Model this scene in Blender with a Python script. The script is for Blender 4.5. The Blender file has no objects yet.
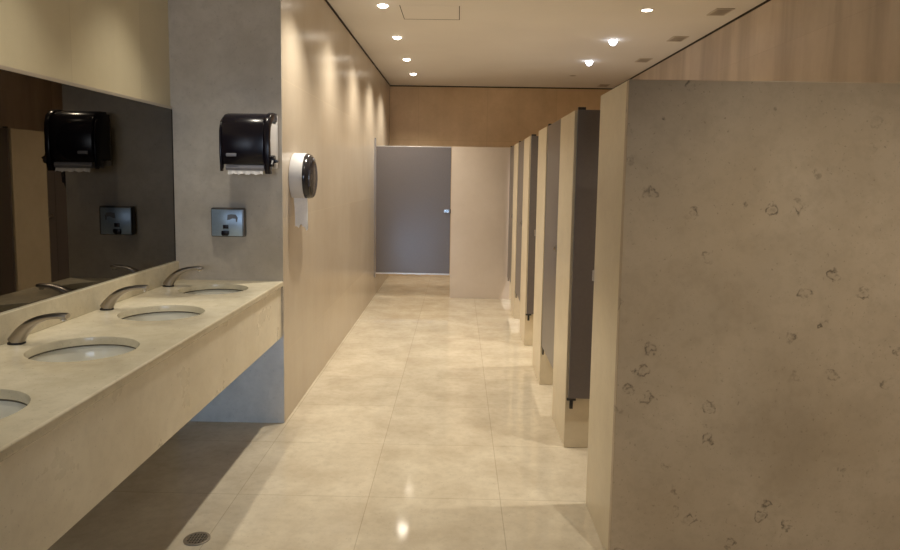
import bpy, bmesh, math, random
from mathutils import Matrix, Vector
random.seed(7)
PI = math.pi
C = bpy.context.scene.collection

# ---------------------------------------------------------------- measured layout (metres; X right, Y away from camera, Z up)
H_CAM = 1.48
XL, XR, XM, XW = -1.0148, 0.6051, -1.6433, 2.2047     # long left wall, stall fronts, mirror plane, right wall
HC, HP = 2.7808, 1.8368                               # ceiling, stall height
YP, YB, YW = 3.808, 7.967, 9.712                      # wall beside the vanity, far stall front, back wall
YS, PITCH, PIL = 2.4191, 1.1067, 0.4804               # stall row start, pitch, pilaster length
HCNT, HAP = 0.8561, 0.5222                            # counter top, apron bottom
HM0, HM1 = 0.9662, 1.8484                             # mirror
DOOR0 = 0.2888
YREAR = -1.8

# ---------------------------------------------------------------- material helpers
def newmat(name):
    m = bpy.data.materials.new(name); m.use_nodes = True
    nt = m.node_tree
    return m, nt, nt.nodes['Principled BSDF']

def plain(name, col, rough=0.5, metal=0.0, spec=0.5, noise=0.0, nscale=40.0, bump=0.0):
    m, nt, b = newmat(name)
    b.inputs['Base Color'].default_value = (*col, 1)
    b.inputs['Roughness'].default_value = rough
    b.inputs['Metallic'].default_value = metal
    b.inputs['Specular IOR Level'].default_value = spec
    n = nt.nodes.new('ShaderNodeTexNoise'); n.inputs['Scale'].default_value = nscale; n.inputs['Detail'].default_value = 4
    g = nt.nodes.new('ShaderNodeNewGeometry')
    nt.links.new(g.outputs['Position'], n.inputs['Vector'])
    if noise > 0:
        r = nt.nodes.new('ShaderNodeMapRange')
        r.inputs['From Min'].default_value = 0.3; r.inputs['From Max'].default_value = 0.7
        r.inputs['To Min'].default_value = 1 - noise; r.inputs['To Max'].default_value = 1 + noise
        nt.links.new(n.outputs['Fac'], r.inputs['Value'])
        v = nt.nodes.new('ShaderNodeVectorMath'); v.operation = 'SCALE'
        v.inputs[0].default_value = col
        nt.links.new(r.outputs['Result'], v.inputs['Scale'])
        nt.links.new(v.outputs['Vector'], b.inputs['Base Color'])
    if bump > 0:
        bp = nt.nodes.new('ShaderNodeBump'); bp.inputs['Strength'].default_value = bump; bp.inputs['Distance'].default_value = 0.002
        nt.links.new(n.outputs['Fac'], bp.inputs['Height']); nt.links.new(bp.outputs['Normal'], b.inputs['Normal'])
    return m

def emissive(name, col, strength):
    m, nt, b = newmat(name)
    b.inputs['Base Color'].default_value = (*col, 1)
    b.inputs['Emission Color'].default_value = (*col, 1)
    b.inputs['Emission Strength'].default_value = strength
    return m

def marble(name, light, dark, rough=0.3, cloud=1.6, cloud_amt=0.5, speck=0.35, rings=0.0, ring_scale=9.0, streak=0.0,
           tile=None, seam=(0.30, 0.24, 0.16), seam_amt=0.6, mortar=0.003, tone=0.0, spec=0.5, seed=0.0, stain=0.0, stain_scale=1.1):
    """beige fossil limestone. tile = (axis_u, axis_v, width_u, height_v, offset_u, offset_v, stagger)"""
    m, nt, b = newmat(name)
    N, L = nt.nodes, nt.links
    g = N.new('ShaderNodeNewGeometry')
    off = N.new('ShaderNodeVectorMath'); off.operation = 'ADD'; off.inputs[1].default_value = (seed*3.1, seed*1.7, seed*2.3)
    L.new(g.outputs['Position'], off.inputs[0])
    P = off.outputs['Vector']
    def noise(scale, detail=5, rough_=0.6, dist=0.0, vec=None):
        n = N.new('ShaderNodeTexNoise'); n.inputs['Scale'].default_value = scale; n.inputs['Detail'].default_value = detail
        n.inputs['Roughness'].default_value = rough_; n.inputs['Distortion'].default_value = dist
        L.new(vec or P, n.inputs['Vector']); return n.outputs['Fac']
    def ramp(f, a, c, lo=0.0, hi=1.0):
        r = N.new('ShaderNodeMapRange'); r.inputs['From Min'].default_value = a; r.inputs['From Max'].default_value = c
        r.inputs['To Min'].default_value = lo; r.inputs['To Max'].default_value = hi
        L.new(f, r.inputs['Value']); return r.outputs['Result']
    def math_(op, a, c=None):
        n = N.new('ShaderNodeMath'); n.operation = op
        for i, x in enumerate((a, c)):
            if x is None: continue
            if isinstance(x, (int, float)): n.inputs[i].default_value = x
            else: L.new(x, n.inputs[i])
        return n.outputs[0]
    def mix(fac, a, c):
        n = N.new('ShaderNodeMix'); n.data_type = 'RGBA'
        if isinstance(fac, (int, float)): n.inputs['Factor'].default_value = fac
        else: L.new(fac, n.inputs['Factor'])
        for k, x in (('A', a), ('B', c)):
            s = [i for i in n.inputs if i.name == k and i.type == 'RGBA'][0]
            if isinstance(x, tuple): s.default_value = (*x, 1)
            else: L.new(x, s)
        return [o for o in n.outputs if o.type == 'RGBA'][0]
    cl = ramp(noise(cloud, 6, 0.6, 0.12), 0.35, 0.68)
    col = mix(math_('MULTIPLY', cl, cloud_amt), light, dark)
    fine = ramp(noise(22, 5, 0.65, 0.0), 0.45, 0.72)
    col = mix(math_('MULTIPLY', fine, speck*0.6), col, tuple(d*0.82 for d in dark))
    sp = ramp(noise(95, 2, 0.5), 0.66, 0.78)
    col = mix(math_('MULTIPLY', sp, speck), col, tuple(d*0.55 for d in dark))
    if streak > 0:
        mp = N.new('ShaderNodeMapping'); mp.inputs['Scale'].default_value = (2.6, 2.6, 0.35)
        L.new(P, mp.inputs['Vector'])
        s = ramp(noise(1.3, 4, 0.55, 0.3, mp.outputs['Vector']), 0.42, 0.66)
        col = mix(math_('MULTIPLY', s, streak), col, tuple(d*0.62 for d in dark))
    if stain > 0:
        s = ramp(noise(stain_scale, 3, 0.5), 0.5, 0.72)
        col = mix(math_('MULTIPLY', s, stain), col, tuple(d*0.55 for d in dark))
    if rings > 0:
        wob = N.new('ShaderNodeTexNoise'); wob.inputs['Scale'].default_value = 28; wob.inputs['Detail'].default_value = 3
        L.new(P, wob.inputs['Vector'])
        sc = N.new('ShaderNodeVectorMath'); sc.operation = 'SCALE'; sc.inputs['Scale'].default_value = 0.06
        L.new(wob.outputs['Color'], sc.inputs[0])
        ad = N.new('ShaderNodeVectorMath'); ad.operation = 'ADD'; L.new(P, ad.inputs[0]); L.new(sc.outputs['Vector'], ad.inputs[1])
        vo = N.new('ShaderNodeTexVoronoi'); vo.inputs['Scale'].default_value = ring_scale
        L.new(ad.outputs['Vector'], vo.inputs['Vector'])
        d = vo.outputs['Distance']
        ring = math_('SUBTRACT', 1.0, ramp(math_('ABSOLUTE', math_('SUBTRACT', d, 0.20)), 0.012, 0.055))
        core = math_('SUBTRACT', 1.0, ramp(d, 0.02, 0.16))
        sx = N.new('ShaderNodeSeparateColor'); L.new(vo.outputs['Color'], sx.inputs[0])
        pick = ramp(sx.outputs[0], 0.25, 0.30)
        clus = ramp(noise(2.8, 2, 0.5), 0.45, 0.54)
        brk = ramp(noise(45, 3, 0.6), 0.40, 0.60)
        f = math_('MULTIPLY', math_('MULTIPLY', pick, clus), math_('MAXIMUM', math_('MULTIPLY', ring, brk), math_('MULTIPLY', core, math_('MULTIPLY', brk, 0.45))))
        col = mix(math_('MULTIPLY', f, rings), col, tuple(d_*0.33 for d_ in dark))
    rgh = ramp(noise(6, 4), 0.3, 0.7, rough*0.96, rough*1.04)
    if tile:
        au, av, tw, th, ou, ov, stag = tile
        sep = N.new('ShaderNodeSeparateXYZ'); L.new(g.outputs['Position'], sep.inputs[0])
        cb = N.new('ShaderNodeCombineXYZ')
        L.new(math_('SUBTRACT', sep.outputs[au], ou - 20*tw), cb.inputs[0]); L.new(math_('SUBTRACT', sep.outputs[av], ov - 20*th), cb.inputs[1])
        br = N.new('ShaderNodeTexBrick'); br.offset = stag; br.squash = 1
        br.inputs['Scale'].default_value = 1; br.inputs['Brick Width'].default_value = tw; br.inputs['Row Height'].default_value = th
        br.inputs['Mortar Size'].default_value = mortar; br.inputs['Mortar Smooth'].default_value = 0.3
        br.inputs['Color1'].default_value = (1-tone, 1-tone, 1-tone, 1); br.inputs['Color2'].default_value = (1, 1, 1, 1)
        br.inputs['Mortar'].default_value = (1, 1, 1, 1)
        L.new(cb.outputs[0], br.inputs['Vector'])
        n = N.new('ShaderNodeMix'); n.data_type = 'RGBA'; n.blend_type = 'MULTIPLY'; n.inputs['Factor'].default_value = 1
        ab = [i for i in n.inputs if i.type == 'RGBA']
        L.new(col, ab[0]); L.new(br.outputs['Color'], ab[1])
        col = [o for o in n.outputs if o.type == 'RGBA'][0]
        col = mix(math_('MULTIPLY', br.outputs['Fac'], seam_amt), col, seam)
    L.new(col, b.inputs['Base Color']); L.new(rgh, b.inputs['Roughness'])
    b.inputs['Specular IOR Level'].default_value = spec
    return m

# ---------------------------------------------------------------- mesh helpers
def box(bm, x0, x1, y0, y1, z0, z1, bev=0.0, seg=2):
    t = bmesh.new()
    bmesh.ops.create_cube(t, size=1)
    for v in t.verts:
        v.co = Vector((x0 if v.co.x < 0 else x1, y0 if v.co.y < 0 else y1, z0 if v.co.z < 0 else z1))
    if bev > 0:
        bmesh.ops.bevel(t, geom=list(t.edges), offset=bev, segments=seg, affect='EDGES', profile=0.5)
    merge(bm, t)

def merge(bm, t):
    me = bpy.data.meshes.new('tmp'); t.to_mesh(me); t.free(); bm.from_mesh(me); bpy.data.meshes.remove(me)

def prism(bm, pts, axis, a, b, bev=0.0, seg=2):
    """extrude a closed outline along an axis. axis 0: pts are (y,z); axis 1: (x,z); axis 2: (x,y)"""
    t = bmesh.new()
    def P(p, s):
        return (s, p[0], p[1]) if axis == 0 else (p[0], s, p[1]) if axis == 1 else (p[0], p[1], s)
    va = [t.verts.new(P(p, a)) for p in pts]; vb = [t.verts.new(P(p, b)) for p in pts]
    n = len(pts)
    t.faces.new(va); t.faces.new(vb[::-1])
    for i in range(n):
        t.faces.new((va[i], vb[i], vb[(i+1) % n], va[(i+1) % n]))
    bmesh.ops.recalc_face_normals(t, faces=t.faces)
    if bev > 0:
        es = [e for e in t.edges if abs((e.verts[0].co - e.verts[1].co)[axis]) < 1e-6]
        bmesh.ops.bevel(t, geom=es, offset=bev, segments=seg, affect='EDGES', profile=0.5)
    merge(bm, t)

def lathe(bm, prof, cx, cy, cz, axis=2, n=40, sx=1.0, sy=1.0, close=True):
    """revolve (r, h) rows about an axis through the point"""
    t = bmesh.new(); rings = []
    for r, h in prof:
        ring = []
        for k in range(n):
            a = 2*PI*k/n; u, w = r*math.cos(a)*sx, r*math.sin(a)*sy
            co = (cx+u, cy+w, cz+h) if axis == 2 else (cx+h, cy+u, cz+w) if axis == 0 else (cx+u, cy+h, cz+w)
            ring.append(t.verts.new(co))
        rings.append(ring)
    for a, b in zip(rings, rings[1:]):
        for k in range(n):
            t.faces.new((a[k], a[(k+1) % n], b[(k+1) % n], b[k]))
    if close:
        for ring in (rings[0], rings[-1]):
            t.faces.new(ring)
    bmesh.ops.recalc_face_normals(t, faces=t.faces)
    merge(bm, t)

def sweep(bm, path, widths, heights, n=16, up=Vector((0, 1, 0)), power=2.6):
    """sweep a rounded section along a path lying in the x-z plane"""
    t = bmesh.new(); rings = []
    pts = [Vector(p) for p in path]
    for i, p in enumerate(pts):
        d = (pts[min(i+1, len(pts)-1)] - pts[max(i-1, 0)]).normalized()
        s = up; nrm = d.cross(s).normalized()
        ring = []
        for k in range(n):
            a = 2*PI*k/n; ca, sa = math.cos(a), math.sin(a)
            q = (abs(ca)**power + abs(sa)**power)**(-1/power)
            ring.append(t.verts.new(p + s*(widths[i]*ca*q) + nrm*(heights[i]*sa*q)))
        rings.append(ring)
    for a, b in zip(rings, rings[1:]):
        for k in range(n):
            t.faces.new((a[k], a[(k+1) % n], b[(k+1) % n], b[k]))
    t.faces.new(rings[0]); t.faces.new(rings[-1])
    bmesh.ops.recalc_face_normals(t, faces=t.faces)
    merge(bm, t)

def obj(name, bm, mat, parent=None, smooth=None):
    me = bpy.data.meshes.new(name); bm.to_mesh(me); bm.free()
    me.materials.append(mat)
    if smooth:
        me.polygons.foreach_set('use_smooth', [True]*len(me.polygons))
        try: me.set_sharp_from_angle(angle=math.radians(smooth))
        except Exception: pass
    o = bpy.data.objects.new(name, me); C.objects.link(o)
    if parent: o.parent = parent
    return o

def tag(o, label=None, cat=None, group=None, kind=None):
    if label: o['label'] = label
    if cat: o['category'] = cat
    if group: o['group'] = group
    if kind: o['kind'] = kind
    return o

def thing(name, label, cat, loc, group=None, rz=0.0):
    o = bpy.data.objects.new(name, None); C.objects.link(o)
    o.location = loc; o.rotation_euler = (0, 0, rz); o.empty_display_size = 0.1
    return tag(o, label, cat, group)

def dup(root, loc, label, rz=None):
    r = root.copy(); C.objects.link(r); r.location = loc
    if rz is not None: r.rotation_euler = (0, 0, rz)
    r['label'] = label
    for ch in list(root.children):
        c = ch.copy(); C.objects.link(c); c.parent = r
        for g in list(ch.children):
            d = g.copy(); C.objects.link(d); d.parent = c
    return r

def B(*boxes):
    bm = bmesh.new()
    for a in boxes: box(bm, *a)
    return bm

def struct(name, bm, mat):
    return tag(obj(name, bm, mat), kind='structure')

# ---------------------------------------------------------------- materials
TW = 0.607
M_FLOOR = marble('floor_marble', (0.72, 0.64, 0.50), (0.54, 0.455, 0.335), rough=0.075, cloud=3.6, cloud_amt=0.85, speck=0.55,
                 tile=(0, 1, TW, TW, -0.391, 2.918, 0.0), seam=(0.22, 0.16, 0.10), seam_amt=0.42, mortar=0.002, tone=0.07, spec=0.5)
M_LEFT = marble('left_wall_marble', (0.62, 0.535, 0.43), (0.52, 0.43, 0.33), rough=0.25, cloud=1.1, cloud_amt=0.6, speck=0.08, streak=0.08,
                tile=(1, 2, 1.17, 0.80, 3.808, 0.42, 0.0), seam=(0.66, 0.54, 0.38), seam_amt=0.35, mortar=0.002, tone=0.09, seed=1)
M_END = marble('vanity_end_marble', (0.60, 0.545, 0.47), (0.47, 0.42, 0.35), rough=0.35, cloud=3.2, cloud_amt=0.95, speck=0.6, seed=2)
M_VAN = marble('vanity_wall_marble', (0.76, 0.68, 0.48), (0.66, 0.57, 0.37), rough=0.4, cloud=1.2, cloud_amt=0.6, speck=0.12, streak=0.12,
               tile=(1, 2, 0.62, 1.0, 3.46, 0.42, 0.0), seam=(0.40, 0.31, 0.18), seam_amt=0.3, mortar=0.002, tone=0.10, seed=3)
M_BACK = marble('back_wall_marble', (0.78, 0.58, 0.36), (0.60, 0.42, 0.23), rough=0.4, cloud=1.6, cloud_amt=0.8, speck=0.2, streak=0.15,
                tile=(0, 2, 1.0, 0.9, -0.6, 0.2, 0.0), seam=(0.3, 0.2, 0.1), seam_amt=0.3, mortar=0.003, tone=0.06, seed=4)
M_RIGHT = marble('right_wall_marble', (0.70, 0.61, 0.52), (0.53, 0.43, 0.35), rough=0.4, cloud=1.2, cloud_amt=0.6, speck=0.15, streak=0.55,
                 tile=(1, 2, 0.62, 1.0, 3.4, 0.42, 0.0), seam=(0.3, 0.22, 0.14), seam_amt=0.3, mortar=0.002, tone=0.10, seed=5)
M_STALL = marble('stall_marble', (0.79, 0.69, 0.51), (0.66, 0.56, 0.40), rough=0.3, cloud=2.6, cloud_amt=0.75, speck=0.3, seed=6)
M_END_PANEL = marble('end_panel_marble', (0.58, 0.46, 0.325), (0.48, 0.365, 0.24), rough=0.42, cloud=2.2, cloud_amt=0.85, speck=0.7,
                     rings=0.95, ring_scale=9.0, seed=11, stain=0.36, stain_scale=1.5)
M_CNT = marble('counter_marble', (0.70, 0.635, 0.485), (0.54, 0.475, 0.34), rough=0.2, cloud=3.4, cloud_amt=0.85, speck=0.62, seed=8)
M_FRONT = marble('front_panel_marble', (0.68, 0.585, 0.49), (0.56, 0.465, 0.375), rough=0.35, cloud=1.5, cloud_amt=0.6, speck=0.08, seed=10)
M_APRON = marble('apron_marble_lit', (0.88, 0.82, 0.68), (0.74, 0.67, 0.53), rough=0.28, cloud=3.2, cloud_amt=0.85, speck=0.5, seed=9)  # counter marble made lighter, its brighter lighting put into the colour
M_CEIL = plain('ceiling_paint', (0.80, 0.77, 0.735), rough=0.8, noise=0.03, nscale=1.2)
M_GAP = plain('shadow_gap', (0.03, 0.022, 0.016), rough=0.9)  # near-black, stands in for shade inside gaps and recesses
M_RIM_GAP = plain('rim_gap_shade', (0.10, 0.085, 0.06), rough=0.8)  # dark ring colour, stands in for the shaded gap at basin rims
M_REAR = plain('rear_plaster', (0.45, 0.40, 0.33), rough=0.8, noise=0.05, nscale=3)
M_MIRROR = plain('smoked_mirror', (0.115, 0.10, 0.082), rough=0.015, metal=1.0)
M_ALU = plain('aluminium_trim', (0.62, 0.56, 0.47), rough=0.4, metal=0.6)
M_DOOR = plain('grey_laminate', (0.142, 0.122, 0.116), rough=0.3, noise=0.04, nscale=60)
M_DOORTRIM = plain('door_edge_metal', (0.60, 0.56, 0.52), rough=0.35, metal=0.7)
M_CHROME = plain('chrome', (0.70, 0.68, 0.66), rough=0.16, metal=1.0)
M_CHROMED = plain('satin_nickel', (0.42, 0.38, 0.34), rough=0.28, metal=1.0)
M_STEEL = plain('brushed_steel_sheen', (0.36, 0.47, 0.60), rough=0.32, metal=0.5, noise=0.05, nscale=90)  # blue sheen of reflected light put into the base colour
M_STEELD = plain('steel_edge', (0.16, 0.16, 0.165), rough=0.35, metal=0.9)
M_BLACK = plain('black_plastic', (0.010, 0.008, 0.012), rough=0.2, spec=0.32)
M_BLACKM = plain('matt_black', (0.02, 0.018, 0.017), rough=0.6)
M_SMOKE = plain('smoke_plastic', (0.022, 0.02, 0.024), rough=0.15)
M_SMOKE2 = plain('smoke_plastic_window', (0.05, 0.05, 0.07), rough=0.12)
M_GREYPL = plain('grey_plastic', (0.22, 0.22, 0.25), rough=0.4)
M_WHITEPL = plain('white_plastic', (0.58, 0.57, 0.58), rough=0.4)
M_CERAMIC = plain('white_ceramic', (0.76, 0.75, 0.68), rough=0.08)
M_PAPER = plain('paper', (0.85, 0.83, 0.82), rough=0.9, noise=0.03, nscale=120)
M_PAPERB = plain('towel_paper', (0.42, 0.45, 0.55), rough=0.9, noise=0.05, nscale=120)
M_BRONZE = plain('drain_bronze', (0.22, 0.18, 0.13), rough=0.5, metal=0.2)
M_SLAT = plain('vent_slat', (0.40, 0.35, 0.30), rough=0.6)
M_VENT = plain('vent_paint', (0.60, 0.54, 0.48), rough=0.6)
M_RING = plain('white_ring', (0.72, 0.68, 0.62), rough=0.4)
M_LAMP_W = emissive('warm_bulb', (1.0, 0.90, 0.75), 14)
M_LAMP_C = emissive('cool_bulb', (0.86, 0.90, 1.0), 9)
M_LAMP_OFF = plain('dead_bulb', (0.35, 0.30, 0.25), rough=0.3)

# ---------------------------------------------------------------- room shell
struct('floor', B((-1.80, 2.40, YREAR-0.1, YW+0.1, -0.06, 0.0)), M_FLOOR)
struct('ceiling', B((-1.80, 2.40, YREAR-0.1, YW+0.1, HC, HC+0.06)), M_CEIL)
struct('wall_left', B((-1.80, XL, YP+0.0, YW, 0, HC)), M_LEFT)
struct('wall_end', B((-1.66, XL-0.0005, YP-0.006, YP-0.0002, 0, HC)), M_END)
struct('wall_vanity', B((-1.80, -1.6515, YREAR, YP, 0, HC)), M_VAN)
struct('wall_back', B((-1.80, 2.40, YW, YW+0.1, 0, HC)), M_BACK)
struct('wall_right', B((XW, 2.40, YREAR, YW, 0, HC)), M_RIGHT)
struct('wall_rear', B((-1.6515, -1.6, YREAR-0.1, YREAR, 0, HC), (0.5, XW, YREAR-0.1, YREAR, 0, HC), (-1.6, 0.5, YREAR-0.1, YREAR, 2.15, HC)), M_REAR)
struct('shadow_gap_left', B((XL, XL+0.006, YP, YW-0.006, HC-0.016, HC)), M_GAP)  # dark strips stand in for the shaded recess along the ceiling
struct('shadow_gap_back', B((XL, XW, YW-0.006, YW, HC-0.016, HC)), M_GAP)
struct('shadow_gap_right', B((XW-0.006, XW, YREAR, YW-0.006, HC-0.016, HC)), M_GAP)

# ---------------------------------------------------------------- vanity counter with four undermount sinks
SINK_Y = [3.51, 2.885, 2.268, 1.65]
SX, SA, SB = -1.315, 0.180, 0.172
Y0C = -0.2
THK = 0.030
XB, XF = -1.6505, XL+0.0        # counter back, front
def counter_top():
    bm = bmesh.new()
    N = 64
    z1, z0 = HCNT, HCNT-THK
    xf = XF-0.008
    ym = [YP-0.0065] + [(a+b)/2 for a, b in zip(SINK_Y, SINK_Y[1:])] + [SINK_Y[-1]-0.31]
    for i, cy in enumerate(SINK_Y):
        ya, yb = ym[i+1], ym[i]
        out, inn = [], []
        angs = sorted(set([2*PI*k/N for k in range(N)] + [math.atan2(y-cy, x-SX) % (2*PI) for x in (XB, xf) for y in (ya, yb)]))
        for a in angs:
            ca, sa = math.cos(a), math.sin(a)
            tx = ((xf-SX) if ca > 0 else (XB-SX))/ca if abs(ca) > 1e-9 else 1e9
            ty = ((yb-cy) if sa > 0 else (ya-cy))/sa if abs(sa) > 1e-9 else 1e9
            t = min(tx, ty)
            out.append((SX+t*ca, cy+t*sa)); inn.append((SX+SA*ca, cy+SB*sa))
        n = len(angs); e = 0.004
        def sc(p, f): return (SX+(p[0]-SX)*f, cy+(p[1]-cy)*f)
        rows = [[(*p, z1) for p in out], [(*sc(p, 1+e/SA), z1) for p in inn], [(*sc(p, 1+0.3*e/SA), z1-0.3*e) for p in inn],
                [(*p, z1-e) for p in inn], [(*p, z0) for p in inn], [(*p, z0) for p in out]]
        vr = [[bm.verts.new(c) for c in r] for r in rows]
        for a, b in zip(vr, vr[1:]+vr[:1]):
            for k in range(n):
                bm.faces.new((a[k], a[(k+1) % n], b[(k+1) % n], b[k]))
    ya = ym[-1]
    box(bm, XB, xf, Y0C, ya, z0, z1)
    # rounded front nosing
    prof = [(xf, z1)] + [(xf+0.008*math.sin(a), z1-0.008+0.008*math.cos(a)) for a in (PI/8, PI/4, 3*PI/8, PI/2)] + [(xf+0.008, z0+0.002), (xf+0.006, z0), (xf, z0)]
    prism(bm, prof, 1, Y0C, YP-0.0065)
    bmesh.ops.recalc_face_normals(bm, faces=bm.faces)
    return bm
van = thing('vanity_counter', 'long beige marble washbasin counter with a deep front apron, along the left wall', 'counter', (0, 0, 0))
obj('countertop', counter_top(), M_CNT, van, 25)
obj('apron', B((XL-0.034, XL-0.012, Y0C, YP-0.0065, HAP, HCNT-THK, 0.0015)), M_APRON, van)
obj('backsplash', B((XB, -1.622, Y0C, YP-0.0065, HCNT, HM0-0.0005, 0.003)), M_CNT, van)

def make_sink(label):
    t = thing('undermount_sink', label, 'sink', (SX, SINK_Y[0], HCNT-THK-0.0005), 'round white basins set in the counter')
    bm = bmesh.new()
    R = [(1.13, 0.0), (1.045, 0.0), (1.035, -0.004), (1.0, -0.03), (0.95, -0.065), (0.85, -0.098), (0.70, -0.122), (0.45, -0.135), (0.16, -0.140),
         (0.16, -0.152), (0.46, -0.147), (0.72, -0.134), (0.88, -0.108), (0.98, -0.070), (1.03, -0.03), (1.06, -0.012), (1.13, -0.010)]
    lathe(bm, [(r, h) for r, h in R] + [(1.13, 0.0)], 0, 0, 0, n=64, sx=SA*1.0, sy=SB*1.0, close=False)
    bm.transform(Matrix.Translation((0, 0, -0.0055)))
    obj('basin', bm, M_CERAMIC, t, 50)
    bm = bmesh.new(); lathe(bm, [(1.004, 0.0), (1.004, -0.0053), (1.06, -0.0053), (1.06, 0.0), (1.004, 0.0)], 0, 0, 0, n=64, sx=SA, sy=SB, close=False)
    obj('gap_ring', bm, M_RIM_GAP, t)
    bm = bmesh.new()
    lathe(bm, [(0.0285, -0.1445), (0.027, -0.141), (0.018, -0.1415), (0.017, -0.1495)], 0, 0, 0, n=28)
    obj('drain_ring', bm, M_CHROME, t, 40)
    bm = bmesh.new()
    lathe(bm, [(0.0162, -0.1465), (0.0155, -0.144), (0.006, -0.142)], 0, 0, 0, n=24)
    obj('drain_plug', bm, M_CHROMED, t, 40)
    return t
s0 = make_sink('white round sink farthest along the counter, next to the end wall')
for y, lb in zip(SINK_Y[1:], ('second white sink from the end wall, below the long middle faucet',
                              'white sink beside the nearest faucet, third from the end wall',
                              'white sink cut off by the left edge of the photo, nearest one')):
    dup(s0, (SX, y, HCNT-THK-0.0005), lb)

def make_faucet(label, loc):
    t = thing('faucet', label, 'faucet', loc, 'arched sensor faucets on the counter')
    def bez(p0, p1, p2, p3, u):
        return tuple((1-u)**3*a + 3*(1-u)**2*u*b + 3*(1-u)*u*u*c + u**3*d for a, b, c, d in zip(p0, p1, p2, p3))
    n = 22; path, w, h = [], [], []
    for i in range(n+1):
        u = i/n
        x, z = bez((0.0, 0.0065), (0.032, 0.070), (0.090, 0.110), (0.192, 0.104), u)
        path.append((x, 0, z)); w.append(0.022 - 0.004*u); h.append(0.0290 - 0.0185*min(1, u*1.35)**0.8)
    w[-1] *= 0.9; h[-1] *= 0.8
    bm = bmesh.new(); sweep(bm, path, w, h, n=20)
    obj('spout', bm, M_CHROMED, t, 60)
    bm = bmesh.new(); lathe(bm, [(0.0265, 0.0), (0.0265, 0.005), (0.025, 0.0068)], 0.002, 0, 0.0002, n=28, sx=1.12)
    obj('base', bm, M_BLACKM, t, 40)
    bm = bmesh.new(); lathe(bm, [(0.0105, 0.0), (0.0105, -0.010), (0.008, -0.0125)], 0.176, 0, 0.0985, n=20)
    obj('aerator', bm, M_CHROME, t, 40)
    return t
FY = [3.56, 2.925, 2.312]
f0 = make_faucet('chrome arched faucet farthest from the camera, beside the end wall', (-1.585, FY[0], HCNT+0.0005))
dup(f0, (-1.585, FY[1], HCNT+0.0005), 'chrome arched faucet in the middle of the three')
dup(f0, (-1.585, FY[2], HCNT+0.0005), 'chrome arched faucet nearest the camera, with the largest looking spout')

# ---------------------------------------------------------------- smoked mirror in two panes, with a thin top trim
SEAM_Y = 2.675
def mirror(name, y0, y1, label):
    o = obj(name, B((-1.6508, XM, y0, y1, HM0+0.0005, HM1-0.012)), M_MIRROR)
    return tag(o, label, 'mirror', 'smoked mirror panes over the counter')
mirror('wall_mirror', SEAM_Y+0.0006, YP-0.012, 'large dark tinted mirror pane reflecting the soap box and towel dispenser')
mirror('wall_mirror', 0.35, SEAM_Y-0.0006, 'dark tinted mirror pane at the photo\'s left edge, left of the vertical seam')
struct('trim_mirror', B((-1.6508, XM+0.004, 0.35, YP-0.0065, HM1-0.0115, HM1+0.003, 0.001)), M_ALU)
struct('trim_corner', B((-1.6508, XM+0.002, YP-0.0115, YP-0.0065, HM0+0.0005, HM1-0.012)), M_GAP)

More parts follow.
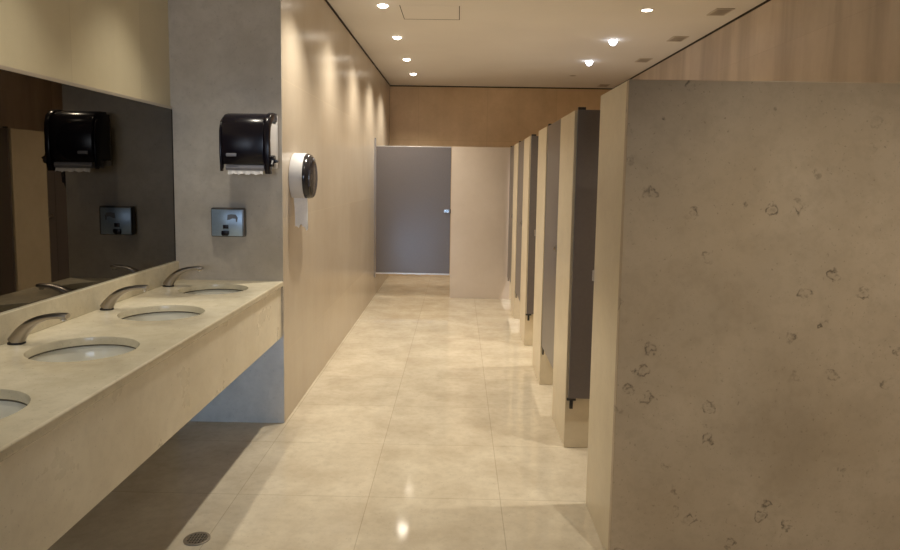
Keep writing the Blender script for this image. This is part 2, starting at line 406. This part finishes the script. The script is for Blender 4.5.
# ---------------------------------------------------------------- paper towel dispenser on the end wall
YE = YP-0.0065
def towel_dispenser():
    W, D, Hh = 0.264, 0.205, 0.335
    x0 = -1.294; z0 = 1.478
    t = thing('paper_towel_dispenser', 'black plastic lever paper towel dispenser mounted high on the end wall', 'dispenser', (x0, YE, z0))
    # curved front cover (outline seen from the side: y toward the room is negative)
    side = [(-0.05, 0.0), (-0.05, Hh-0.004)]
    cov = [(-0.045, Hh), (-0.10, Hh-0.002), (-0.150, Hh-0.013), (-0.180, Hh-0.035), (-0.198, Hh-0.075), (-D, 0.20), (-D, 0.13), (-0.197, 0.075), (-0.185, 0.05), (-0.165, 0.062), (-0.045, 0.062)]
    bm = bmesh.new(); prism(bm, cov, 0, 0.0, W-0.028, 0.010, 3)
    obj('cover', bm, M_BLACK, t, 45)
    # right-hand cheek, with its curved raised lip
    ck = [(-0.04, Hh+0.004), (-0.11, Hh+0.003), (-0.160, Hh-0.010), (-0.190, Hh-0.035), (-0.206, Hh-0.08), (-0.209, 0.12), (-0.200, 0.03), (-0.190, 0.0), (-0.150, 0.0), (-0.150, 0.06),
          (-0.170, 0.10), (-0.178, 0.18), (-0.165, 0.25), (-0.135, 0.285), (-0.04, 0.29)]
    bm = bmesh.new(); prism(bm, ck, 0, W-0.029, W, 0.004, 2)
    obj('side_cheek', bm, M_BLACK, t, 45)
    ck2 = [(-0.04, Hh-0.012), (-0.13, Hh-0.022), (-0.175, Hh-0.05), (-0.196, Hh-0.1), (-0.198, 0.10), (-0.188, 0.012), (-0.165, 0.012), (-0.150, 0.06), (-0.04, 0.062)]
    bm = bmesh.new(); prism(bm, ck2, 0, -0.012, 0.0005, 0.004, 2)
    obj('side_cheek', bm, M_BLACK, t, 45)
    bm = bmesh.new(); box(bm, 0.004, W-0.006, -0.046, -0.0005, 0.03, Hh-0.004, 0.004)
    box(bm, W-0.027, W-0.006, -0.175, -0.040, 0.055, 0.284, 0.003)
    obj('body', bm, M_WHITEPL, t, 45)
    # tear lip and mouth
    lip = [(-0.185, 0.048), (-0.190, 0.030), (-0.182, 0.018), (-0.060, 0.018), (-0.060, 0.055)]
    bm = bmesh.new(); prism(bm, lip, 0, 0.018, W-0.034, 0.003, 2)
    obj('tear_bar', bm, M_GREYPL, t, 45)
    bm = bmesh.new(); box(bm, 0.028, 0.085, -D-0.0035, -D+0.004, 0.092, 0.110, 0.003)
    ob = obj('badge', bm, M_GREYPL, t, 45); ob['label'] = 'small grey oblong badge'
    # push lever
    bm = bmesh.new()
    lathe(bm, [(0.022, -0.012), (0.024, 0.0), (0.022, 0.012)], W+0.006, -0.160, 0.080, axis=0, n=24)
    prism(bm, [(-0.176, 0.088), (-0.152, 0.068), (-0.186, 0.040), (-0.200, 0.052)], 0, W+0.000, W+0.020, 0.003)
    prism(bm, [(W+0.000, 0.094), (W+0.038, 0.072), (W+0.030, 0.060), (W+0.000, 0.064)], 1, -0.182, -0.150, 0.003)
    obj('lever', bm, M_BLACK, t, 45)
    # paper edge peeking out
    bm = bmesh.new(); n = 28
    rows = []
    for j in range(2):
        rows.append([bm.verts.new((x0+0.030+(W-0.072)*i/n, YE-0.183+0.004*math.sin(i*1.1)*j - 0.004*j, z0 + 0.017 - (0.020+0.003*math.sin(i*0.9)+0.002*math.sin(i*2.3))*j)) for i in range(n+1)])
    for i in range(n): bm.faces.new((rows[0][i], rows[0][i+1], rows[1][i+1], rows[1][i]))
    tag(obj('paper_towel', bm, M_PAPER), 'white paper towel edge showing under the black towel dispenser', 'paper towel')
towel_dispenser()

# ---------------------------------------------------------------- steel soap dispenser
def soap_dispenser():
    W, D, Hh = 0.195, 0.042, 0.168
    x0, z0 = -1.418, 1.114
    t = thing('soap_dispenser', 'square brushed steel soap dispenser with black button, below the towel dispenser', 'soap dispenser', (x0, YE, z0))
    bm = bmesh.new(); box(bm, 0, W, -D, -0.0005, 0, Hh, 0.010, 3)
    obj('case', bm, M_STEELD, t, 45)
    bm = bmesh.new(); box(bm, 0.006, W-0.012, -D-0.004, -D+0.006, 0.006, Hh-0.010, 0.003, 2)
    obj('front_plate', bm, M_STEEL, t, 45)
    bm = bmesh.new(); box(bm, 0.072, 0.104, -D-0.007, -D-0.0035, 0.048, 0.070, 0.0015)
    obj('sight_window', bm, M_BLACK, t, 45)
    bm = bmesh.new(); prism(bm, [(0.068, 0.008), (0.100, 0.008), (0.108, 0.018), (0.108, 0.036), (0.066, 0.036), (0.064, 0.018)], 1, -D-0.014, -D-0.0035, 0.002)
    obj('push_button', bm, M_BLACK, t, 45)
    bm = bmesh.new(); prism(bm, [(0.096, 0.098), (0.100, 0.128), (0.120, 0.132), (0.146, 0.130), (0.158, 0.112), (0.154, 0.088), (0.147, 0.088), (0.146, 0.106), (0.128, 0.108), (0.112, 0.100)], 1, -D-0.0046, -D-0.0041)
    ob = obj('worn_mark', bm, M_STEELD, t); ob['label'] = 'dark curved mark on the steel front'
soap_dispenser()

# ---------------------------------------------------------------- jumbo toilet roll dispenser on the long wall
def jumbo():
    yc, zc, R = 4.085, 1.462, 0.147
    t = thing('toilet_roll_dispenser', 'round white jumbo toilet roll dispenser with smoky dark cover on the long wall', 'dispenser', (XL+0.0005, yc, zc))
    def drum(bm, prof, n=56, flat=-0.128):
        t_ = bmesh.new(); rings = []
        for r, x in prof:
            ring = []
            for k in range(n):
                a = 2*PI*k/n
                ring.append(t_.verts.new((x, r*math.cos(a), max(r*math.sin(a), flat))))
            rings.append(ring)
        for a, b in zip(rings, rings[1:]):
            for k in range(n):
                t_.faces.new((a[k], a[(k+1) % n], b[(k+1) % n], b[k]))
        t_.faces.new(rings[0]); t_.faces.new(rings[-1])
        bmesh.ops.recalc_face_normals(t_, faces=t_.faces); merge(bm, t_)
    bm = bmesh.new(); drum(bm, [(R-0.004, 0.0), (R, 0.004), (R, 0.074), (R-0.003, 0.078)])
    obj('body', bm, M_WHITEPL, t, 40)
    bm = bmesh.new(); drum(bm, [(R-0.004, 0.0782), (R-0.003, 0.088), (R-0.010, 0.105), (R-0.026, 0.117), (R-0.060, 0.125), (0.02, 0.128)])
    obj('cover', bm, M_SMOKE, t, 40)
    bm = bmesh.new()
    prism(bm, [(-0.118, 0.045), (-0.035, 0.045), (-0.045, -0.005), (-0.045, -0.055), (-0.118, -0.055), (-0.126, 0.0)], 0, 0.1085, 0.1205, 0.003)
    obj('viewing_window', bm, M_SMOKE2, t, 40)
    bm = bmesh.new(); lathe(bm, [(0.014, 0.114), (0.013, 0.1215), (0.006, 0.123)], 0, 0.0, 0.105, axis=0, n=20)
    obj('lock', bm, M_GREYPL, t, 40)
    # hanging paper
    bm = bmesh.new(); nx, nz = 10, 14
    g = []
    for j in range(nz+1):
        v = j/nz; row = []
        for i in range(nx+1):
            u = i/nx
            zz = -0.122 - 0.165*v - (0.012*math.sin(u*9)+0.018*u+(0.012 if i % 3 == 0 else 0))*(1 if j == nz else 0)
            row.append(bm.verts.new((XL+0.012+0.082*u + 0.008*v, yc-0.075 + 0.012*math.sin(v*3.2+u*1.3), zc+zz)))
        g.append(row)
    for j in range(nz):
        for i in range(nx): bm.faces.new((g[j][i], g[j][i+1], g[j+1][i+1], g[j+1][i]))
    tag(obj('toilet_paper', bm, M_PAPER, None, 80), 'white torn end of toilet paper hanging below the round dispenser', 'toilet paper')
jumbo()

# ---------------------------------------------------------------- floor drain
dr = thing('floor_drain', 'small round bronze drain grate in the floor beside the counter', 'drain', (-1.037, 2.535, 0.0005))
bm = bmesh.new(); lathe(bm, [(0.052, 0.0), (0.052, 0.002), (0.050, 0.0035), (0.041, 0.0035), (0.040, 0.002), (0.040, 0.0)], 0, 0, 0, n=40, close=False)
obj('rim', bm, M_BRONZE, dr, 40)
bm = bmesh.new(); lathe(bm, [(0.040, 0.0), (0.040, 0.0012)], 0, 0, 0, n=32)
obj('pit', bm, M_GAP, dr)
bm = bmesh.new()
for k in range(-3, 4):
    s = k*0.0118; l = math.sqrt(max(0.040**2 - s*s, 0))
    box(bm, s-0.0016, s+0.0016, -l, l, 0.0013, 0.0030); box(bm, -l, l, s-0.0016, s+0.0016, 0.0013, 0.0028)
obj('grate', bm, M_BRONZE, dr)

# ---------------------------------------------------------------- stall row on the right
TH = 0.032
ZF = 0.0005
ep = obj('stall_end_panel', B((XR, XW-0.001, YS, YS+TH, ZF, HP, 0.002)), M_END_PANEL)
tag(ep, 'large fossil-speckled beige stone panel facing the camera at right, closing the stall row', 'stall panel')
po = obj('stall_pilaster', B((XR+0.001, XR+TH, YS+TH+0.001, YS+PIL, ZF, HP, 0.002)), M_STALL)
tag(po, 'narrow stone return behind the big panel\'s edge, nearest of the stall pilasters', 'stall panel', 'stone pilasters between stall doors')
kp = obj('latch_keeper', B((-0.007, 0.001, PIL-0.004, PIL+0.008, 1.030, 1.078, 0.001), (0.001, 0.024, PIL, PIL+0.006, 1.030, 1.078, 0.001)), M_CHROME, po)
kp.location = (XR, YS, 0)
names = ['first stone stall divider behind the big end panel, beside the dark open door',
         'second stone stall divider after the end panel, between two doors',
         'third stone stall divider after the end panel, behind the closed brownish door',
         'last stone stall divider before the far panel, narrowest in view']
dv0 = thing('stall_divider', names[0], 'stall panel', (XR, YS+PITCH, 0), 'stone pilasters between stall doors')
obj('pilaster', B((0.0005, TH, TH+0.0005, PIL, ZF, HP, 0.002)), M_STALL, dv0)
obj('divider_panel', B((0.0, XW-XR-0.002, 0.0, TH, ZF, HP, 0.002)), M_STALL, dv0)
obj('latch_keeper', B((-0.010, 0.001, PIL-0.004, PIL+0.006, 1.030, 1.078, 0.001)), M_CHROMED, dv0)
for k in range(2, 5):
    dup(dv0, (XR, YS+PITCH*k, 0), names[k-1])

DW = PITCH-PIL-0.012
def make_door(label, loc, rz):
    # hinge at the origin; leaf runs along local -Y when closed, inner side toward +X
    t = thing('stall_door', label, 'stall door', loc, 'grey laminate stall doors', rz)
    obj('leaf', B((0.004, 0.026, -DW, -0.004, DOOR0, HP, 0.002)), M_DOOR, t)
    bm = B((0.006, 0.024, -0.045, 0.004, DOOR0-0.013, DOOR0-0.0005, 0.002), (0.010, 0.020, -0.030, -0.012, DOOR0-0.06, DOOR0-0.013, 0.002))
    obj('hinge', bm, M_BLACKM, t)
    obj('hinge', B((0.006, 0.024, -0.045, -0.005, HP+0.0005, HP+0.014, 0.002)), M_BLACKM, t)
    bm = bmesh.new()
    box(bm, -0.004, 0.0045, -DW+0.012, -DW+0.062, 1.030, 1.066, 0.002)
    lathe(bm, [(0.011, -0.016), (0.011, -0.004)], 0.0, -DW+0.036, 1.048, axis=0, n=18)
    obj('latch', bm, M_CHROMED, t, 40)
    return t
def hy(k): return YS+PITCH*k
d0 = make_door('dark grey stall door standing open just behind the big end panel', (XR+0.008, hy(1)-0.034, 0), PI/2)
dup(d0, (XR+0.001, hy(2)-0.004, 0), 'closed stall door reflecting brown, with a small latch, second along the row', 0.0)
dup(d0, (XR+0.008, hy(3)-0.034, 0), 'grey stall door standing open, third along the right row', PI/2)
dup(d0, (XR+0.001, hy(4)-0.004, 0), 'closed narrow-looking stall door, fourth along the row', 0.0)
dup(d0, (XR+0.001, hy(5)-0.004, 0), 'closed stall door at the far end of the right row, meeting the far panel', 0.0)

# ---------------------------------------------------------------- far stall across the end of the aisle
XD = -0.087
fp = obj('stall_front_panel', B((XD, XR+TH, YB, YB+TH, ZF, HP, 0.002)), M_FRONT)
tag(fp, 'pale stone panel at the far end of the aisle, right of the wide grey door', 'stall panel')
bd = thing('stall_door', 'wide grey stall door closed at the far end of the aisle', 'stall door', (XL, YB, 0), 'grey laminate stall doors')
XW_D = XD - XL
obj('leaf', B((0.022, XW_D-0.006, 0.002, 0.026, DOOR0+0.012, HP-0.012, 0.001)), M_DOOR, bd)
obj('edge_strip', B((0.022, XW_D-0.006, 0.001, 0.027, HP-0.012, HP-0.002, 0.001)), M_DOORTRIM, bd)
obj('edge_strip', B((0.022, XW_D-0.006, 0.001, 0.027, DOOR0-0.006, DOOR0+0.012, 0.001)), M_DOORTRIM, bd)
obj('hinge_post', B((0.0008, 0.018, 0.0, 0.03, DOOR0-0.05, HP+0.09, 0.002)), M_CHROMED, bd)
obj('latch', B((XW_D-0.085, XW_D-0.018, -0.012, 0.0015, 1.043, 1.083, 0.003)), M_CHROME, bd)
obj('keeper', B((XW_D-0.014, XW_D-0.002, -0.012, 0.0015, 1.038, 1.088, 0.002)), M_BLACKM, bd)
obj('divider_panel', B((XR+TH+0.001, XW-0.001, YB, YB+TH, ZF, HP, 0.002)), M_STALL, fp)

# ---------------------------------------------------------------- ceiling fittings
def make_light(label, loc, bulb, group, dome=0.006, ring=None):
    t = thing('ceiling_downlight', label, 'ceiling light', loc, group)
    ro = 0.053 if ring is None else 0.0432
    bm = bmesh.new(); lathe(bm, [(ro, -0.0005), (ro, -0.003), (ro-0.001, -0.004), (0.0415, -0.004), (0.0405, -0.0005)], 0, 0, 0, n=36, close=False)
    obj('trim_ring', bm, ring or M_RING, t, 40)
    bm = bmesh.new(); lathe(bm, [(0.0395*math.cos(q*PI/14)+0.0003, -0.0005-dome*math.sin(q*PI/14)) for q in range(7)], 0, 0, 0, n=28)
    obj('bulb', bm, bulb, t, 40)
    return t
LY = [5.205, 6.371, 7.541, 8.60]
GL, GR = 'downlights along the left of the ceiling', 'downlights over the stalls'
la = ['largest warm downlight at the top left of the ceiling, left of the hatch', 'second warm downlight along the left ceiling row',
      'third warm downlight along the left ceiling row', 'farthest warm downlight of the left ceiling row, near the back wall']
l0 = make_light(la[0], (-0.603, LY[0], HC), M_LAMP_W, GL, 0.022)
for y, lb in zip(LY[1:], la[1:]): dup(l0, (-0.603, y, HC), lb)
RY = [5.255, 6.378, 7.512, 8.567]
r0 = make_light('warm downlight nearest the camera in the row above the stalls', (1.43, RY[0], HC), M_LAMP_W, GR)
r1 = make_light('brightest cool white downlight above the stalls, second in its row', (1.43, RY[1], HC), M_LAMP_C, GR, 0.052, M_SLAT)
dup(r1, (1.43, RY[2], HC), 'cool white downlight above the stalls, third in its row')
make_light('unlit downlight above the stalls, farthest in its row', (1.43, RY[3], HC), M_LAMP_OFF, GR)

def make_vent(label, loc):
    t = thing('ceiling_vent', label, 'ceiling vent', loc, 'slotted vents above the stalls')
    w, l = 0.068, 0.105
    obj('backing', B((-w+0.012, w-0.012, -l+0.012, l-0.012, -0.0030, -0.0005)), M_GAP, t)
    obj('frame', B((-w, -w+0.012, -l, l, -0.008, -0.0005), (w-0.012, w, -l, l, -0.008, -0.0005), (-w+0.012, w-0.012, -l, -l+0.012, -0.008, -0.0005), (-w+0.012, w-0.012, l-0.012, l, -0.008, -0.0005)), M_VENT, t)
    n = 9
    for k in range(n):
        y = -l+0.022+(2*l-0.044)*k/(n-1)
        obj('slat', B((-w+0.012, w-0.012, y-0.0075, y+0.0075, -0.0075, -0.0032)), M_SLAT, t)
    return t
v0 = make_vent('slotted ceiling vent nearest the camera, at the top right', (2.0, 5.27, HC))
for y, lb in ((6.27, 'second slotted ceiling vent from the camera, above the stalls'), (7.40, 'third slotted ceiling vent from the camera, above the stalls'),
              (9.40, 'farthest ceiling vent, close to the back wall')):
    dup(v0, (2.0, y, HC), lb)

ht = thing('ceiling_hatch', 'flush square access hatch in the ceiling, outlined by a dark gap', 'access hatch', (-0.245, 5.43, HC))
obj('gap', B((-0.232, 0.232, -0.225, 0.225, -0.0008, -0.0003)), M_GAP, ht)
obj('panel', B((-0.226, 0.226, -0.235, 0.209, -0.0016, -0.0009)), M_CEIL, ht)

# ---------------------------------------------------------------- light
def spot(name, loc, power, col, size=95, blend=0.9, rad=0.03):
    l = bpy.data.lights.new(name, 'SPOT'); l.energy = power; l.color = col
    l.spot_size = math.radians(size); l.spot_blend = blend; l.shadow_soft_size = rad
    o = bpy.data.objects.new(name, l); C.objects.link(o); o.location = loc
    return o
WARM = (1.0, 0.92, 0.77)
COOL = (0.95, 0.95, 1.0)
SPAN = 114
for y, p, sp in ((0.53, 6, 114), (1.70, 7, 114), (2.87, 16, 114), (4.03, 116, 108)):
    spot('downlight_lamp', (-0.603, y, HC-0.035), p, WARM, size=sp, blend=1.0)
for y in LY:
    spot('downlight_lamp', (-0.603, y, HC-0.035), 93, WARM, size=128, blend=1.0, rad=0.05)
for y, c, p in zip(RY, (WARM, COOL, COOL), (120, 140, 140)):
    spot('downlight_lamp', (1.43, y, HC-0.075), p, c, size=96, blend=1.0)
for y, p in ((2.99, 116), (4.12, 100)):
    spot('downlight_lamp', (1.43, y, HC-0.035), p, WARM, size=84, blend=1.0)
for y in (1.45, 2.35, 3.20):                    # lamps over the washbasins
    spot('basin_lamp', (-1.27, y, HC-0.035), 36, WARM, size=78, blend=1.0)
el = spot('panel_fill', (1.40, 0.10, HC-0.035), 135, WARM, size=64, blend=1.0)  # unseen fill spot added to brighten the stall end panel
el.rotation_euler = (Vector((1.35, YS, 0.35)) - el.location).to_track_quat('-Z', 'Y').to_euler()
def fill_area(name, loc, rot_, sx, sy, energy, spread, col):
    a = bpy.data.lights.new(name, 'AREA'); a.shape = 'RECTANGLE'; a.size = sx; a.size_y = sy; a.energy = energy; a.color = col
    a.spread = math.radians(spread)
    ao = bpy.data.objects.new(name, a); C.objects.link(ao); ao.location = loc; ao.rotation_euler = rot_
fill_area('cool_fill', (-0.3, YREAR-0.12, 1.70), (math.radians(90), 0, math.radians(11)), 1.4, 0.8, 2.2, 40, (0.72, 0.83, 1.0))  # unseen cool fill behind the camera, aimed at the end wall
fill_area('cool_fill', (-1.30, YREAR-0.12, 0.30), (math.radians(90), 0, 0), 0.5, 0.4, 1.45, 24, (0.42, 0.66, 1.0))  # added low cool fill, tints the end wall under the counter

w = bpy.data.worlds.new('World'); bpy.context.scene.world = w; w.use_nodes = True
bg = w.node_tree.nodes['Background']; bg.inputs['Color'].default_value = (0.42, 0.64, 1.0, 1); bg.inputs['Strength'].default_value = 0.40

# ---------------------------------------------------------------- camera
F, CX, CY, PT, YA, RO = 660.0, 450.0, 240.45, -0.0966, -0.0116, 0.0156
def rot(v):
    x, y, z = v
    c, s = math.cos(YA), math.sin(YA); x, y, z = c*x - s*z, y, s*x + c*z
    c, s = math.cos(PT), math.sin(PT); x, y, z = x, c*y + s*z, -s*y + c*z
    c, s = math.cos(RO), math.sin(RO); return (c*x - s*y, s*x + c*y, z)
cols = [rot((1, 0, 0)), rot((0, 1, 0)), rot((0, 0, 1))]      # images of X, down, forward
row = [[cols[j][i] for j in range(3)] for i in range(3)]     # camera right / down / forward in (X, down, forward)
def w3(r): return Vector((r[0], r[2], -r[1]))
right, down, fwd = (w3(r) for r in row)
cam = bpy.data.cameras.new('camera'); co = bpy.data.objects.new('camera', cam); C.objects.link(co)
mt = Matrix((right, -down, -fwd)).transposed().to_4x4(); mt.translation = Vector((0, 0, H_CAM))
co.matrix_world = mt
cam.sensor_fit = 'HORIZONTAL'; cam.sensor_width = 36; cam.lens = F/900*36
cam.shift_x = (450-CX)/900; cam.shift_y = -(275-CY)/900
cam.clip_start = 0.02
sc = bpy.context.scene
sc.camera = co
sc.view_settings.view_transform = 'Standard'
sc.view_settings.look = 'None'
sc.view_settings.exposure = 0.08
sc.cycles.use_denoising = True
sc.cycles.max_bounces = 12; sc.cycles.diffuse_bounces = 6
sc.cycles.sample_clamp_indirect = 6
